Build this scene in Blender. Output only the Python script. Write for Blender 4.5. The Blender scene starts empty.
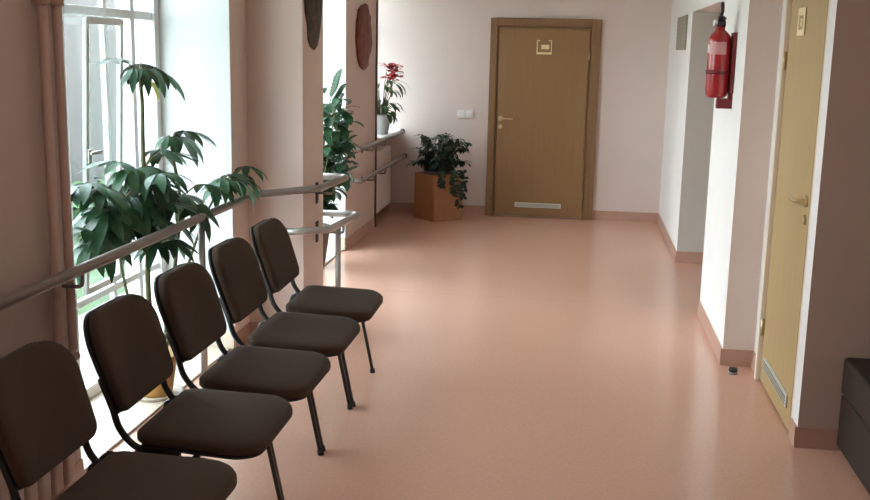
import bpy, bmesh, math, random
from mathutils import Vector, Matrix

random.seed(7)
scn = bpy.context.scene
col = scn.collection
PI = math.pi
V = Vector

# ------------------------------------------------------------------ materials
def mat(name, color, rough=0.6, metal=0.0, noise=0.0, nscale=20, bump=0.0, bscale=120,
        spec=0.5, sheen=0.0, stretch=None, dark=None, coat=0.0, trans=0.0):
    m = bpy.data.materials.new(name); m.use_nodes = True
    nt = m.node_tree; b = nt.nodes['Principled BSDF']
    b.inputs['Base Color'].default_value = (*color, 1)
    b.inputs['Roughness'].default_value = rough
    b.inputs['Metallic'].default_value = metal
    b.inputs['Specular IOR Level'].default_value = spec
    b.inputs['Sheen Weight'].default_value = sheen
    b.inputs['Coat Weight'].default_value = coat
    b.inputs['Transmission Weight'].default_value = trans
    tc = nt.nodes.new('ShaderNodeTexCoord')
    mp = nt.nodes.new('ShaderNodeMapping')
    nt.links.new(tc.outputs['Object'], mp.inputs['Vector'])
    if stretch: mp.inputs['Scale'].default_value = stretch
    if noise > 0:
        n = nt.nodes.new('ShaderNodeTexNoise'); n.inputs['Scale'].default_value = nscale
        n.inputs['Detail'].default_value = 4
        nt.links.new(mp.outputs['Vector'], n.inputs['Vector'])
        r = nt.nodes.new('ShaderNodeValToRGB')
        d = dark if dark else tuple(c * (1 - noise) for c in color)
        r.color_ramp.elements[0].color = (*d, 1); r.color_ramp.elements[0].position = 0.3
        r.color_ramp.elements[1].color = (*color, 1); r.color_ramp.elements[1].position = 0.7
        nt.links.new(n.outputs['Fac'], r.inputs['Fac'])
        nt.links.new(r.outputs['Color'], b.inputs['Base Color'])
    if bump > 0:
        n2 = nt.nodes.new('ShaderNodeTexNoise'); n2.inputs['Scale'].default_value = bscale
        nt.links.new(tc.outputs['Object'], n2.inputs['Vector'])
        bp = nt.nodes.new('ShaderNodeBump'); bp.inputs['Strength'].default_value = bump
        bp.inputs['Distance'].default_value = 0.004
        nt.links.new(n2.outputs['Fac'], bp.inputs['Height'])
        nt.links.new(bp.outputs['Normal'], b.inputs['Normal'])
    return m

M = {}
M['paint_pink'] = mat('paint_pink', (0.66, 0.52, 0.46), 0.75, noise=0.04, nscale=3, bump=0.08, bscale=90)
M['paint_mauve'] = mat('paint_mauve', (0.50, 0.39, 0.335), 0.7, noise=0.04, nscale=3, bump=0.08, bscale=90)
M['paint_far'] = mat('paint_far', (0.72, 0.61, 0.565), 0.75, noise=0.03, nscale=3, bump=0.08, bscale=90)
M['paint_white'] = mat('paint_white', (0.84, 0.82, 0.80), 0.7, noise=0.03, nscale=3, bump=0.06, bscale=90)
M['reveal'] = mat('reveal_paint', (0.64, 0.655, 0.65), 0.7, noise=0.03, nscale=3, bump=0.06, bscale=90)
M['paint_jamb_shade'] = mat('paint_jamb_shade', (0.56, 0.525, 0.485), 0.7, noise=0.03, nscale=3, bump=0.06, bscale=90)  # white wall darkened in colour for the shaded jamb facing the camera
M['paint_step_shade'] = mat('paint_step_shade', (0.70, 0.58, 0.52), 0.7, noise=0.03, nscale=3, bump=0.06, bscale=90)  # shade and pink bounce on the white step face, put into its colour
M['ceiling'] = mat('ceiling_paint', (0.82, 0.80, 0.77), 0.85)
M['skirting'] = mat('skirting_vinyl', (0.49, 0.295, 0.225), 0.45, noise=0.08, nscale=8)
M['cream_stone'] = mat('cream_stone', (0.62, 0.53, 0.43), 0.45, noise=0.10, nscale=14)
M['wood_door'] = mat('wood_door', (0.30, 0.168, 0.068), 0.42, noise=0.08, nscale=6, stretch=(6, 6, 0.35))
M['wood_frame'] = mat('wood_frame', (0.26, 0.143, 0.058), 0.45, noise=0.18, nscale=6, stretch=(6, 6, 0.35))
M['wood_pale'] = mat('wood_pale', (0.47, 0.335, 0.155), 0.42, noise=0.07, nscale=6, stretch=(6, 6, 0.35))
M['cream_frame'] = mat('cream_frame', (0.78, 0.68, 0.56), 0.5)
M['brass'] = mat('satin_brass', (0.62, 0.50, 0.30), 0.35, metal=0.9)
M['steel'] = mat('brushed_steel', (0.38, 0.345, 0.32), 0.33, metal=0.7, bump=0.02)
M['steel_grey'] = mat('rail_grey', (0.27, 0.225, 0.20), 0.36, metal=0.5)
M['grille'] = mat('grille_metal', (0.62, 0.62, 0.58), 0.45, metal=0.3)
M['dark_gap'] = mat('dark_gap', (0.05, 0.045, 0.04), 0.8)
M['pvc'] = mat('window_pvc', (0.70, 0.72, 0.72), 0.4)
M['rubber'] = mat('black_rubber', (0.012, 0.012, 0.012), 0.6)
M['black_metal'] = mat('black_metal', (0.012, 0.012, 0.013), 0.32, spec=0.5)
M['fabric'] = mat('brown_fabric', (0.076, 0.049, 0.033), 0.92, noise=0.25, nscale=260, bump=0.5, bscale=420, sheen=0.08, spec=0.15)
M['shell'] = mat('back_shell', (0.02, 0.017, 0.016), 0.5)
M['leather'] = mat('brown_leather', (0.036, 0.021, 0.015), 0.55, spec=0.3, noise=0.2, nscale=30, bump=0.25, bscale=160)
M['rad'] = mat('radiator_enamel', (0.66, 0.52, 0.46), 0.45)
M['rad_white'] = mat('radiator_white', (0.76, 0.66, 0.60), 0.4)
M['pipe'] = mat('pipe_paint', (0.50, 0.34, 0.28), 0.45)
M['pipe_dark'] = mat('pipe_dark', (0.16, 0.10, 0.08), 0.5)
M['leaf'] = mat('leaf_green', (0.030, 0.095, 0.036), 0.42, noise=0.45, nscale=14, spec=0.5)
M['leaf_mid'] = mat('leaf_mid', (0.05, 0.12, 0.035), 0.45, noise=0.45, nscale=14)
M['leaf_dark'] = mat('leaf_dark', (0.022, 0.05, 0.018), 0.5, noise=0.5, nscale=16)
M['leaf_yellow'] = mat('leaf_yellow', (0.36, 0.34, 0.09), 0.5, noise=0.3, nscale=14)
M['stem'] = mat('plant_stem', (0.13, 0.13, 0.05), 0.7, noise=0.4, nscale=20)
M['bark'] = mat('dark_bark', (0.11, 0.075, 0.055), 0.85, noise=0.7, nscale=18, bump=1.0, bscale=35)
M['red_wood'] = mat('red_brown_wood', (0.23, 0.055, 0.03), 0.6, noise=0.5, nscale=12, bump=0.5, bscale=40)
M['soil'] = mat('soil', (0.03, 0.02, 0.014), 0.95, noise=0.5, nscale=60, bump=0.8, bscale=80)
M['ochre'] = mat('ochre_clay', (0.44, 0.22, 0.05), 0.5, noise=0.2, nscale=10)
M['pot_white'] = mat('pot_white', (0.62, 0.60, 0.58), 0.4)
M['pot_brown'] = mat('pot_brown', (0.09, 0.05, 0.035), 0.5)
M['planter'] = mat('planter_wood', (0.42, 0.185, 0.075), 0.5, noise=0.15, nscale=5, stretch=(5, 5, 0.6))
M['red_flower'] = mat('red_flower', (0.55, 0.02, 0.02), 0.5)
M['ext_red'] = mat('extinguisher_red', (0.36, 0.012, 0.018), 0.28, coat=0.3)
M['ext_red_dark'] = mat('bracket_red', (0.16, 0.008, 0.012), 0.45)
M['label_white'] = mat('label_white', (0.75, 0.70, 0.68), 0.5)
M['label_pink'] = mat('label_pink', (0.62, 0.30, 0.30), 0.5)
M['gauge'] = mat('gauge_face', (0.7, 0.7, 0.72), 0.3)
M['sign'] = mat('sign_cream', (0.85, 0.72, 0.42), 0.4)
M['switch'] = mat('switch_white', (0.85, 0.82, 0.80), 0.35)
M['panel_grey'] = mat('panel_grey', (0.30, 0.27, 0.21), 0.6)
M['facade'] = mat('outside_facade', (0.075, 0.070, 0.066), 0.9, noise=0.1, nscale=2)
M['facade_light'] = mat('outside_facade_light', (0.12, 0.118, 0.118), 0.9)
M['grass'] = mat('grass', (0.055, 0.10, 0.035), 0.95, noise=0.4, nscale=10)
M['paving'] = mat('paving', (0.20, 0.19, 0.18), 0.9, noise=0.2, nscale=4)
M['hedge'] = mat('hedge', (0.05, 0.11, 0.03), 0.8, noise=0.5, nscale=12)

# glass: clear thin pane
g = bpy.data.materials.new('window_glass'); g.use_nodes = True
nt = g.node_tree; nt.nodes.clear()
o_ = nt.nodes.new('ShaderNodeOutputMaterial'); mx = nt.nodes.new('ShaderNodeMixShader')
tr = nt.nodes.new('ShaderNodeBsdfTransparent'); gl = nt.nodes.new('ShaderNodeBsdfGlossy')
gl.inputs['Roughness'].default_value = 0.02
tr.inputs['Color'].default_value = (0.96, 0.985, 0.98, 1)
mx.inputs['Fac'].default_value = 0.06
nt.links.new(tr.outputs[0], mx.inputs[1]); nt.links.new(gl.outputs[0], mx.inputs[2])
nt.links.new(mx.outputs[0], o_.inputs[0])
M['glass'] = g

# floor: salmon vinyl, faint marbling, welded seams
def floor_mat():
    m = mat('pink_vinyl', (0.60, 0.345, 0.255), 0.30, spec=0.6)
    nt = m.node_tree; b = nt.nodes['Principled BSDF']
    tc = nt.nodes.new('ShaderNodeTexCoord')
    n1 = nt.nodes.new('ShaderNodeTexNoise'); n1.inputs['Scale'].default_value = 55; n1.inputs['Detail'].default_value = 6
    n2 = nt.nodes.new('ShaderNodeTexNoise'); n2.inputs['Scale'].default_value = 1.3; n2.inputs['Detail'].default_value = 3
    for n in (n1, n2): nt.links.new(tc.outputs['Object'], n.inputs['Vector'])
    r1 = nt.nodes.new('ShaderNodeValToRGB')
    r1.color_ramp.elements[0].position = 0.35; r1.color_ramp.elements[0].color = (0.68, 0.39, 0.285, 1)
    r1.color_ramp.elements[1].position = 0.65; r1.color_ramp.elements[1].color = (0.72, 0.42, 0.31, 1)
    nt.links.new(n1.outputs['Fac'], r1.inputs['Fac'])
    # seam lines across the corridor
    sx = nt.nodes.new('ShaderNodeSeparateXYZ'); nt.links.new(tc.outputs['Object'], sx.inputs[0])
    sub = nt.nodes.new('ShaderNodeMath'); sub.operation = 'SUBTRACT'; sub.inputs[1].default_value = 7.12
    nt.links.new(sx.outputs['Y'], sub.inputs[0])
    ab = nt.nodes.new('ShaderNodeMath'); ab.operation = 'ABSOLUTE'; nt.links.new(sub.outputs[0], ab.inputs[0])
    lt = nt.nodes.new('ShaderNodeMath'); lt.operation = 'LESS_THAN'; lt.inputs[1].default_value = 0.007
    nt.links.new(ab.outputs[0], lt.inputs[0])
    mm = nt.nodes.new('ShaderNodeMath'); mm.operation = 'MULTIPLY'; mm.inputs[1].default_value = 0.35
    nt.links.new(lt.outputs[0], mm.inputs[0])
    mix = nt.nodes.new('ShaderNodeMixRGB'); mix.blend_type = 'MIX'
    mix.inputs[2].default_value = (0.52, 0.29, 0.21, 1)
    nt.links.new(mm.outputs[0], mix.inputs[0]); nt.links.new(r1.outputs['Color'], mix.inputs[1])
    nt.links.new(mix.outputs[0], b.inputs['Base Color'])
    rr = nt.nodes.new('ShaderNodeMapRange'); rr.inputs[3].default_value = 0.15; rr.inputs[4].default_value = 0.23
    nt.links.new(n2.outputs['Fac'], rr.inputs[0]); nt.links.new(rr.outputs[0], b.inputs['Roughness'])
    bp = nt.nodes.new('ShaderNodeBump'); bp.inputs['Strength'].default_value = 0.05; bp.inputs['Distance'].default_value = 0.01
    nt.links.new(n2.outputs['Fac'], bp.inputs['Height']); nt.links.new(bp.outputs['Normal'], b.inputs['Normal'])
    return m
M['floor'] = floor_mat()

# ------------------------------------------------------------------ mesh helpers
class MB:
    def __init__(self): self.v = []; self.f = []; self.mi = []; self.sm = []
    def add(self, vs, fs, smooth=False, mi=0):
        o = len(self.v); self.v += [tuple(p) for p in vs]
        for f in fs:
            self.f.append(tuple(i + o for i in f)); self.mi.append(mi); self.sm.append(smooth)
    def box(self, lo, hi, mi=0, face_mi=None):
        x0, y0, z0 = lo; x1, y1, z1 = hi
        vs = [(x0,y0,z0),(x1,y0,z0),(x1,y1,z0),(x0,y1,z0),(x0,y0,z1),(x1,y0,z1),(x1,y1,z1),(x0,y1,z1)]
        fs = {'-z':(0,3,2,1),'+z':(4,5,6,7),'-y':(0,1,5,4),'+x':(1,2,6,5),'+y':(2,3,7,6),'-x':(3,0,4,7)}
        for k, f in fs.items():
            self.add([vs[i] for i in f], [(0,1,2,3)], mi=(face_mi or {}).get(k, mi))
        return self
    def cbox(self, c, s, mi=0):
        return self.box([c[i]-s[i]/2 for i in range(3)], [c[i]+s[i]/2 for i in range(3)], mi)
    def tube(self, pts, r, seg=12, mi=0, cap=True, ry=None):
        pts = [V(p) for p in pts]; n = len(pts)
        rs = r if isinstance(r, (list, tuple)) else [r]*n
        rings = []; prev = None
        for i, p in enumerate(pts):
            t = (pts[min(i+1,n-1)] - pts[max(i-1,0)]).normalized()
            if prev is None:
                a = V((0,0,1)) if abs(t.z) < 0.9 else V((0,1,0))
                u = (a - t*a.dot(t)).normalized()
            else:
                u = (prev - t*prev.dot(t))
                u = u.normalized() if u.length > 1e-6 else prev
            prev = u; w = t.cross(u)
            k = ry/r if ry else 1.0
            rings.append([p + (u*math.cos(2*PI*j/seg) + w*math.sin(2*PI*j/seg)*k)*rs[i] for j in range(seg)])
        vs = [q for rg in rings for q in rg]; fs = []
        for i in range(n-1):
            for j in range(seg):
                a = i*seg+j; b = i*seg+(j+1)%seg
                fs.append((a, b, b+seg, a+seg))
        self.add(vs, fs, True, mi)
        if cap:
            self.add(rings[0], [tuple(reversed(range(seg)))], False, mi)
            self.add(rings[-1], [tuple(range(seg))], False, mi)
        return self
    def lathe(self, prof, c=(0,0,0), seg=28, mi=0, sx=1.0, sy=1.0):
        vs = []; fs = []
        for r, z in prof:
            for j in range(seg):
                a = 2*PI*j/seg
                vs.append((c[0]+r*sx*math.cos(a), c[1]+r*sy*math.sin(a), c[2]+z))
        for i in range(len(prof)-1):
            for j in range(seg):
                a = i*seg+j; b = i*seg+(j+1)%seg
                fs.append((a, b, b+seg, a+seg))
        self.add(vs, fs, True, mi); return self
    def sphere(self, c, r, seg=10, rings=6, mi=0, s=(1,1,1)):
        prof = [(math.sin(PI*i/rings)*r, -math.cos(PI*i/rings)*r) for i in range(rings+1)]
        vs = []; fs = []
        for rr, z in prof:
            for j in range(seg):
                a = 2*PI*j/seg
                vs.append((c[0]+rr*math.cos(a)*s[0], c[1]+rr*math.sin(a)*s[1], c[2]+z*s[2]))
        for i in range(rings):
            for j in range(seg):
                a = i*seg+j; b = i*seg+(j+1)%seg
                fs.append((a, b, b+seg, a+seg))
        self.add(vs, fs, True, mi); return self
    def build(self, name, mats, parent=None, loc=None, bevel=0, subd=0, solid=0):
        me = bpy.data.meshes.new(name); me.from_pydata(self.v, [], self.f)
        if not isinstance(mats, (list, tuple)): mats = [mats]
        for m in mats: me.materials.append(m)
        for i, p in enumerate(me.polygons):
            p.material_index = self.mi[i]; p.use_smooth = self.sm[i]
        bm = bmesh.new(); bm.from_mesh(me)
        bmesh.ops.remove_doubles(bm, verts=bm.verts, dist=1e-5)
        bmesh.ops.recalc_face_normals(bm, faces=bm.faces) if not solid else None
        bm.to_mesh(me); bm.free(); me.update()
        o = bpy.data.objects.new(name, me); col.objects.link(o)
        if loc: o.location = loc
        if parent: o.parent = parent
        if solid:
            md = o.modifiers.new('solid', 'SOLIDIFY'); md.thickness = solid; md.offset = 0
        if bevel:
            md = o.modifiers.new('bevel', 'BEVEL'); md.width = bevel; md.segments = 3; md.limit_method = 'ANGLE'
            md.angle_limit = math.radians(40); md.harden_normals = False
        if subd:
            md = o.modifiers.new('sub', 'SUBSURF'); md.levels = subd; md.render_levels = subd
        return o

def tag(o, label, cat, group=None, kind=None):
    o['label'] = label; o['category'] = cat
    if group: o['group'] = group
    if kind: o['kind'] = kind
    return o
def empty(name, loc, label=None, cat=None, group=None, rz=0, kind=None):
    o = bpy.data.objects.new(name, None); col.objects.link(o)
    o.location = loc; o.rotation_euler = (0, 0, rz); o.empty_display_size = 0.1
    if label: tag(o, label, cat, group, kind)
    if kind: o['kind'] = kind
    return o
def struct(o, label=None, cat=None):
    o['kind'] = 'structure'
    if label: o['label'] = label
    if cat: o['category'] = cat
    return o
def arc_path(pts, rad, n=6):
    """polyline with rounded corners"""
    pts = [V(p) for p in pts]; out = [pts[0]]
    for i in range(1, len(pts)-1):
        a, b, c = pts[i-1], pts[i], pts[i+1]
        d1 = (a-b).normalized(); d2 = (c-b).normalized()
        r = min(rad, (a-b).length*0.45, (c-b).length*0.45)
        p1 = b + d1*r; p2 = b + d2*r
        for k in range(n+1):
            t = k/n
            out.append((1-t)**2*p1 + 2*t*(1-t)*b + t*t*p2)
    out.append(pts[-1]); return out

# ------------------------------------------------------------------ the setting
H = 2.95
NEAR = -2.2
XL, XR, FAR = -1.95, 0.86, 10.8
# floors
struct(MB().box((-2.45, NEAR-0.2, -0.12), (4.0, FAR+0.2, 0)).build('floor', M['floor']),
       'salmon pink vinyl corridor floor', 'floor')
struct(MB().box((-2.65, NEAR-0.2, H), (4.0, FAR+0.2, H+0.15)).build('ceiling', M['ceiling']), 'white ceiling', 'ceiling')
struct(MB().box((-2.40, 3.62, 0.0), (-1.93, 5.47, 0.012)).build('trim_1', M['cream_stone'], bevel=0.002),
       'cream floor slab inside the window recess behind the chairs', 'floor')
struct(MB().box((-2.40, 6.25, 0.0), (-1.97, 8.5, 0.012)).build('trim_2', M['cream_stone'], bevel=0.002),
       'cream floor slab inside the second window recess', 'floor')

# left wall: stretch beside the camera, pier, column, pier, parapet, lintels
PK, WH, MV = 0, 1, 2
wl = MB()
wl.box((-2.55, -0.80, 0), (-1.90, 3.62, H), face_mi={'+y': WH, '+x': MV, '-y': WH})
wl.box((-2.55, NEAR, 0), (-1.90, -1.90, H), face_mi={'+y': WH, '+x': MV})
wl.box((-2.55, -1.90, 0), (-1.90, -0.80, 0.98), face_mi={'+x': MV, '+z': WH})  # wall left open above here for the added fill window
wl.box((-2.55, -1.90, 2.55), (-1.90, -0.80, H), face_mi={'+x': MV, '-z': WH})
wl.box((-2.55, 5.47, 0), (-1.90, 5.86, H), face_mi={'-y': WH})
wl.box((-2.55, 5.75, 0), (-1.57, 6.22, H), face_mi={'+y': WH})
wl.box((-2.55, 8.50, 0), (XL, 9.78, H), face_mi={'-y': WH, '+y': WH})
wl.box((-2.55, 9.78, 0), (-2.14, FAR, 0.84), face_mi={'+x': PK})
wl.box((-2.55, 3.62, 2.60), (-1.90, 5.47, H), face_mi={'-z': WH})
wl.box((-2.55, 6.22, 2.60), (XL, 8.50, H), face_mi={'-z': WH})
wl.box((-2.55, 9.78, 2.60), (XL, FAR, H), face_mi={'-z': WH})
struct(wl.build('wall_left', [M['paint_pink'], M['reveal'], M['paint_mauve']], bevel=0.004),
       'pinkish left wall with white window recesses and a projecting column', 'wall')
# far wall
struct(MB().box((-2.55, FAR, 0), (4.0, FAR+0.2, H)).build('wall_far', M['paint_far']), 'pale pink end wall of the corridor', 'wall')
# right wall: steps and opening
wr = MB()
RX = 1.03
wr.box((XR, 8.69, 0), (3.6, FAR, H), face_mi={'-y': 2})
wr.box((XR, 6.93, 2.06), (1.06, 8.69, H))
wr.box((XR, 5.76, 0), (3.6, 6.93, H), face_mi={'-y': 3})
wr.box((RX, 4.55, 2.06), (1.33, 5.76, H), face_mi={'-y': 1})
wr.box((RX, 5.54, 0), (1.33, 5.76, 2.06))
wr.box((RX, 4.55, 0), (1.33, 4.675, 2.06), face_mi={'-y': 1})
wr.box((1.33, 4.55, 0), (3.6, 5.76, H), face_mi={'-y': 1})
struct(wr.build('wall_right', [M['paint_white'], M['paint_mauve'], M['paint_jamb_shade'], M['paint_step_shade']]),
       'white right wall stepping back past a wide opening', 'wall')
struct(MB().box((3.4, 6.93, 0), (3.6, 8.69, H)).build('wall_passage', M['paint_pink']), 'end wall of the side passage', 'wall')
struct(MB().box((2.05, NEAR, 0), (2.25, 4.55, H)).build('wall_near_right', M['paint_mauve']), 'right wall of the seating bay', 'wall')
struct(MB().box((-2.55, NEAR-0.2, 0), (4.0, NEAR, H)).build('wall_back', M['paint_far']), 'wall behind the viewer', 'wall')

# skirting
def skirt(name, runs, h=0.095, t=0.012, label=None):
    m = MB()
    for (a, b, nrm) in runs:
        a = V((*a, 0)); b = V((*b, 0)); n = V((*nrm, 0))*t
        d = (b-a).normalized()*0.0
        ps = [a, b, b+n, a+n]
        vs = [p for p in ps] + [p + V((0,0,h)) for p in ps]
        vs[6] = vs[6] - n*0.6; vs[7] = vs[7] - n*0.6
        m.add(vs, [(0,3,2,1),(4,5,6,7),(0,1,5,4),(1,2,6,5),(2,3,7,6),(3,0,4,7)])
    return struct(m.build(name, M['skirting']), label or 'brownish pink vinyl skirting', 'skirting')
skirt('baseboard_far', [((-2.1, FAR), (-0.95, FAR), (0, -1)), ((0.17, FAR), (XR, FAR), (0, -1))], label='brown pink skirting along the end wall')
skirt('baseboard_left', [((-1.90, NEAR), (-1.90, 3.62), (1, 0)), ((-1.90, 5.47), (-1.90, 5.75), (1, 0)),
      ((-1.90, 5.75), (-1.57, 5.75), (0, -1)), ((-1.57, 5.738), (-1.57, 6.22), (1, 0)),
      ((XL, 8.5), (XL, 9.78), (1, 0)), ((-2.14, 9.78), (-2.14, FAR), (1, 0))], label='brown pink skirting along the left wall')
m = MB(); m.box((-2.30, 5.452, 0.012), (-1.90, 5.47, 0.11)); m.box((-2.30, 8.482, 0.012), (XL, 8.5, 0.11))
struct(m.build('trim_3', M['cream_stone'], bevel=0.003), 'cream skirting at the side of the window recesses', 'skirting')
skirt('baseboard_right', [((XR, 8.69), (XR, FAR), (-1, 0)), ((XR, 8.69), (3.4, 8.69), (0, -1)), ((XR, 5.76), (XR, 6.93), (-1, 0)),
      ((XR-0.012, 5.76), (RX, 5.76), (0, -1)), ((RX, 4.55), (RX, 4.67), (-1, 0)), ((RX-0.012, 4.55), (2.05, 4.55), (0, -1)),
      ((2.05, NEAR), (2.05, 4.55), (-1, 0)), ((RX, 5.60), (RX, 5.76), (-1, 0))], label='brown pink skirting along the right wall')

# ------------------------------------------------------------------ windows
def window(name, y0, y1, z0, z1, x, mull, trans, label, sash=None):
    root = empty(name, (x, (y0+y1)/2, z0), kind='structure'); root['label'] = label; root['category'] = 'window'
    yc = (y0+y1)/2; L = lambda y: y-yc; Zl = lambda z: z-z0
    f = MB(); t = 0.06
    f.box((-0.03, L(y0), 0), (0.03, L(y0)+t, z1-z0)); f.box((-0.03, L(y1)-t, 0), (0.03, L(y1), z1-z0))
    f.box((-0.03, L(y0)+t, 0), (0.03, L(y1)-t, t)); f.box((-0.03, L(y0)+t, z1-z0-t), (0.03, L(y1)-t, z1-z0))
    f.build('window_frame', M['pvc'], root, bevel=0.006)
    for yy, w in mull:
        MB().box((-0.014, L(yy)-w/2, t), (0.014, L(yy)+w/2, z1-z0-t)).build('mullion', M['pvc'], root, bevel=0.005)
    ys = sorted([y0+t] + [yy for yy, w in mull] + [y1-t]); ws = {yy: w for yy, w in mull}
    for zz, w in trans:
        for a, b in zip(ys[:-1], ys[1:]):
            aa = a + ws.get(a, 0)/2; bb = b - ws.get(b, 0)/2
            MB().box((-0.014, L(aa), Zl(zz)-w/2), (0.014, L(bb), Zl(zz)+w/2)).build('transom', M['pvc'], root, bevel=0.005)
    MB().box((-0.006, L(y0)+0.05, 0.05), (-0.001, L(y1)-0.05, z1-z0-0.05)).build('pane', M['glass'], root)
    return root
W1 = window('window_1', 3.62, 5.47, 0.012, 2.60, -2.33, [(4.405, 0.085), (4.855, 0.032), (5.17, 0.045)], [(0.49, 0.035), (1.865, 0.045)],
            'tall white framed window reaching the floor behind the chairs')
W2 = window('window_2', 6.22, 8.50, 0.012, 2.60, -2.36, [(7.3, 0.09)], [(0.85, 0.07), (1.95, 0.07)],
            'tall white framed window behind the column')
W3 = window('window_3', 9.78, FAR, 0.87, 2.60, -2.40, [(10.3, 0.08)], [(1.95, 0.06)],
            'white framed window above the far radiator')
W4 = window('fill_window', -1.90, -0.80, 0.98, 2.55, -2.36, [(-1.35, 0.09)], [(1.95, 0.06)],
            'white framed window added for fill light in the left wall beside the viewer')  # unseen window, added to let more light into the near end
# casement of window 1, tilted into the room at its top
sash = empty('open_sash', (0.045, 4.65-4.545, 0.53), None, None); sash.parent = W1
sash.rotation_euler = (0, math.radians(2.6), 0)
fz = 1.29; fw = 0.385
s = MB(); t = 0.03
s.box((-0.01, -fw/2, 0), (0.012, -fw/2+t, fz)); s.box((-0.01, fw/2-t, 0), (0.012, fw/2, fz))
s.box((-0.01, -fw/2+t, 0), (0.012, fw/2-t, t)); s.box((-0.01, -fw/2+t, fz-t), (0.012, fw/2-t, fz))
s.build('sash_frame', M['pvc'], sash, bevel=0.005)
MB().box((0.0, -fw/2+0.05, 0.05), (0.006, fw/2-0.05, fz-0.05)).build('pane', M['glass'], sash)
h_ = MB(); h_.cbox((0.018, -fw/2+0.016, 0.66), (0.012, 0.026, 0.07)); h_.cbox((0.030, -fw/2+0.055, 0.675), (0.014, 0.10, 0.016))
h_.build('sash_handle', M['steel'], sash, bevel=0.003)
# far window sill
struct(MB().box((-2.38, 9.782, 0.84), (-1.88, FAR-0.002, 0.872)).build('window_sill', M['paint_white'], bevel=0.006), 'white sill below the far window', 'window sill').name = 'trim_4'

# ------------------------------------------------------------------ doors
def lever(parent, name, c, ax, out, mt, mirror=1):
    """c base point, ax handle direction, out = outward normal"""
    c, ax, out = V(c), V(ax)*mirror, V(out)
    m = MB()
    m.tube([c, c+out*0.012], 0.026, 16)
    m.tube(arc_path([c+out*0.01, c+out*0.052, c+out*0.052+ax*0.13], 0.02), 0.010, 10)
    h = m.build(name, mt, parent)
    m = MB(); k = c - V((0,0,0.085))
    m.tube([k, k+out*0.010], 0.022, 16)
    m.build('keyhole', mt, parent)
    m = MB(); m.box((min(k.x-0.004, k.x+0.004), k.y-0.004, k.z-0.012), (k.x+0.004, k.y+0.004, k.z+0.012))
    return h

# end door
D = empty('door_1', (-0.39, FAR, 0), kind='structure'); D['label'] = 'closed brown wooden door at the end of the corridor'; D['category'] = 'door'
f = MB(); y0, y1 = -0.055, -0.001
f.box((-0.56, y0, 0), (-0.485, y1, 2.05)); f.box((0.475, y0, 0), (0.565, y1, 2.05)); f.box((-0.485, y0, 1.975), (0.475, y1, 2.05))
f.build('door_frame', M['wood_frame'], D, bevel=0.006)
f = MB(); f.box((0.452, -0.03, 0), (0.475, -0.002, 1.975)); f.box((-0.485, -0.03, 0), (-0.470, -0.002, 1.975)); f.box((-0.470, -0.03, 1.955), (0.452, -0.002, 1.975))
f.build('door_stop_strip', M['wood_frame'], D, bevel=0.003)
MB().box((-0.467, -0.045, 0.012), (0.449, -0.004, 1.952)).build('leaf', M['wood_door'], D, bevel=0.003)
lever(D, 'door_handle', (-0.43, -0.045, 1.03), (1, 0, 0), (0, -1, 0), M['brass'])
m = MB(); m.box((-0.25, -0.052, 0.105), (0.235, -0.045, 0.155))
gr = m.build('vent_grille', M['grille'], D, bevel=0.003); gr['label'] = 'pale metal ventilation grille'
m = MB()
for k in range(3): m.box((-0.235, -0.056, 0.115+k*0.012), (0.22, -0.052, 0.120+k*0.012))
m.build('louver', M['panel_grey'], gr)
for zz in (0.25, 1.68):
    m = MB(); m.tube([(0.452, -0.053, zz-0.045), (0.452, -0.053, zz+0.045)], 0.008, 10); m.build('hinge', M['brass'], D)
# room sign: small plate with a frame of bright corners, a light field and a bar
sg = MB().box((-0.085, -0.050, 1.69), (0.075, -0.045, 1.84)).build('door_sign', M['wood_door'], D, bevel=0.002)
sg['label'] = 'small cream marked sign'
m = MB(); a, b, c, d = -0.082, 0.072, 1.693, 1.837
m.box((a, -0.053, c), (b, -0.050, c+0.022))
m.box((a, -0.053, d-0.010), (a+0.035, -0.050, d)); m.box((b-0.035, -0.053, d-0.010), (b, -0.050, d))
m.box((a, -0.053, c+0.022), (a+0.010, -0.050, d-0.010)); m.box((b-0.010, -0.053, c+0.022), (b, -0.050, d-0.010))
m.box((-0.035, -0.053, 1.745), (0.045, -0.050, 1.79))
m.build('sign_marking', M['sign'], sg)

# right door
D2 = empty('door_2', (RX, 5.10, 0), kind='structure'); D2['label'] = 'closed pale wooden door in the right wall'; D2['category'] = 'door'
f = MB(); x0, x1 = -0.028, 0.10
f.box((x0, 0.40, 0), (x1, 0.440, 2.058)); f.box((x0+0.026, -0.424, 0), (x1, -0.405, 2.058)); f.box((x0, -0.405, 2.0), (x1, 0.40, 2.058))
f.build('door_frame', M['cream_frame'], D2, bevel=0.005)
MB().box((-0.004, -0.402, 0.012), (0.045, 0.397, 1.997)).build('leaf', M['wood_pale'], D2, bevel=0.003)
lever(D2, 'door_handle', (-0.004, -0.345, 1.085), (0, 1, 0), (-1, 0, 0), M['brass'])
m = MB(); m.box((-0.012, -0.32, 0.10), (-0.004, 0.29, 0.165))
gr = m.build('vent_grille', M['grille'], D2, bevel=0.003); gr['label'] = 'grey metal ventilation grille'
m = MB()
for k in range(3): m.box((-0.016, -0.30, 0.112+k*0.016), (-0.012, 0.27, 0.119+k*0.016))
m.build('louver', M['panel_grey'], gr)
for zz in (0.30, 1.70):
    m = MB(); m.tube([(-0.014, 0.396, zz-0.045), (-0.014, 0.396, zz+0.045)], 0.010, 10); m.build('hinge', M['brass'], D2)
sg = MB().box((-0.008, 0.01, 1.82), (-0.004, 0.17, 1.95)).build('door_sign', M['wood_pale'], D2, bevel=0.002)
sg['label'] = 'small cream marked sign'
m = MB(); a, b, c, d = 0.01, 0.17, 1.82, 1.95
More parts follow.
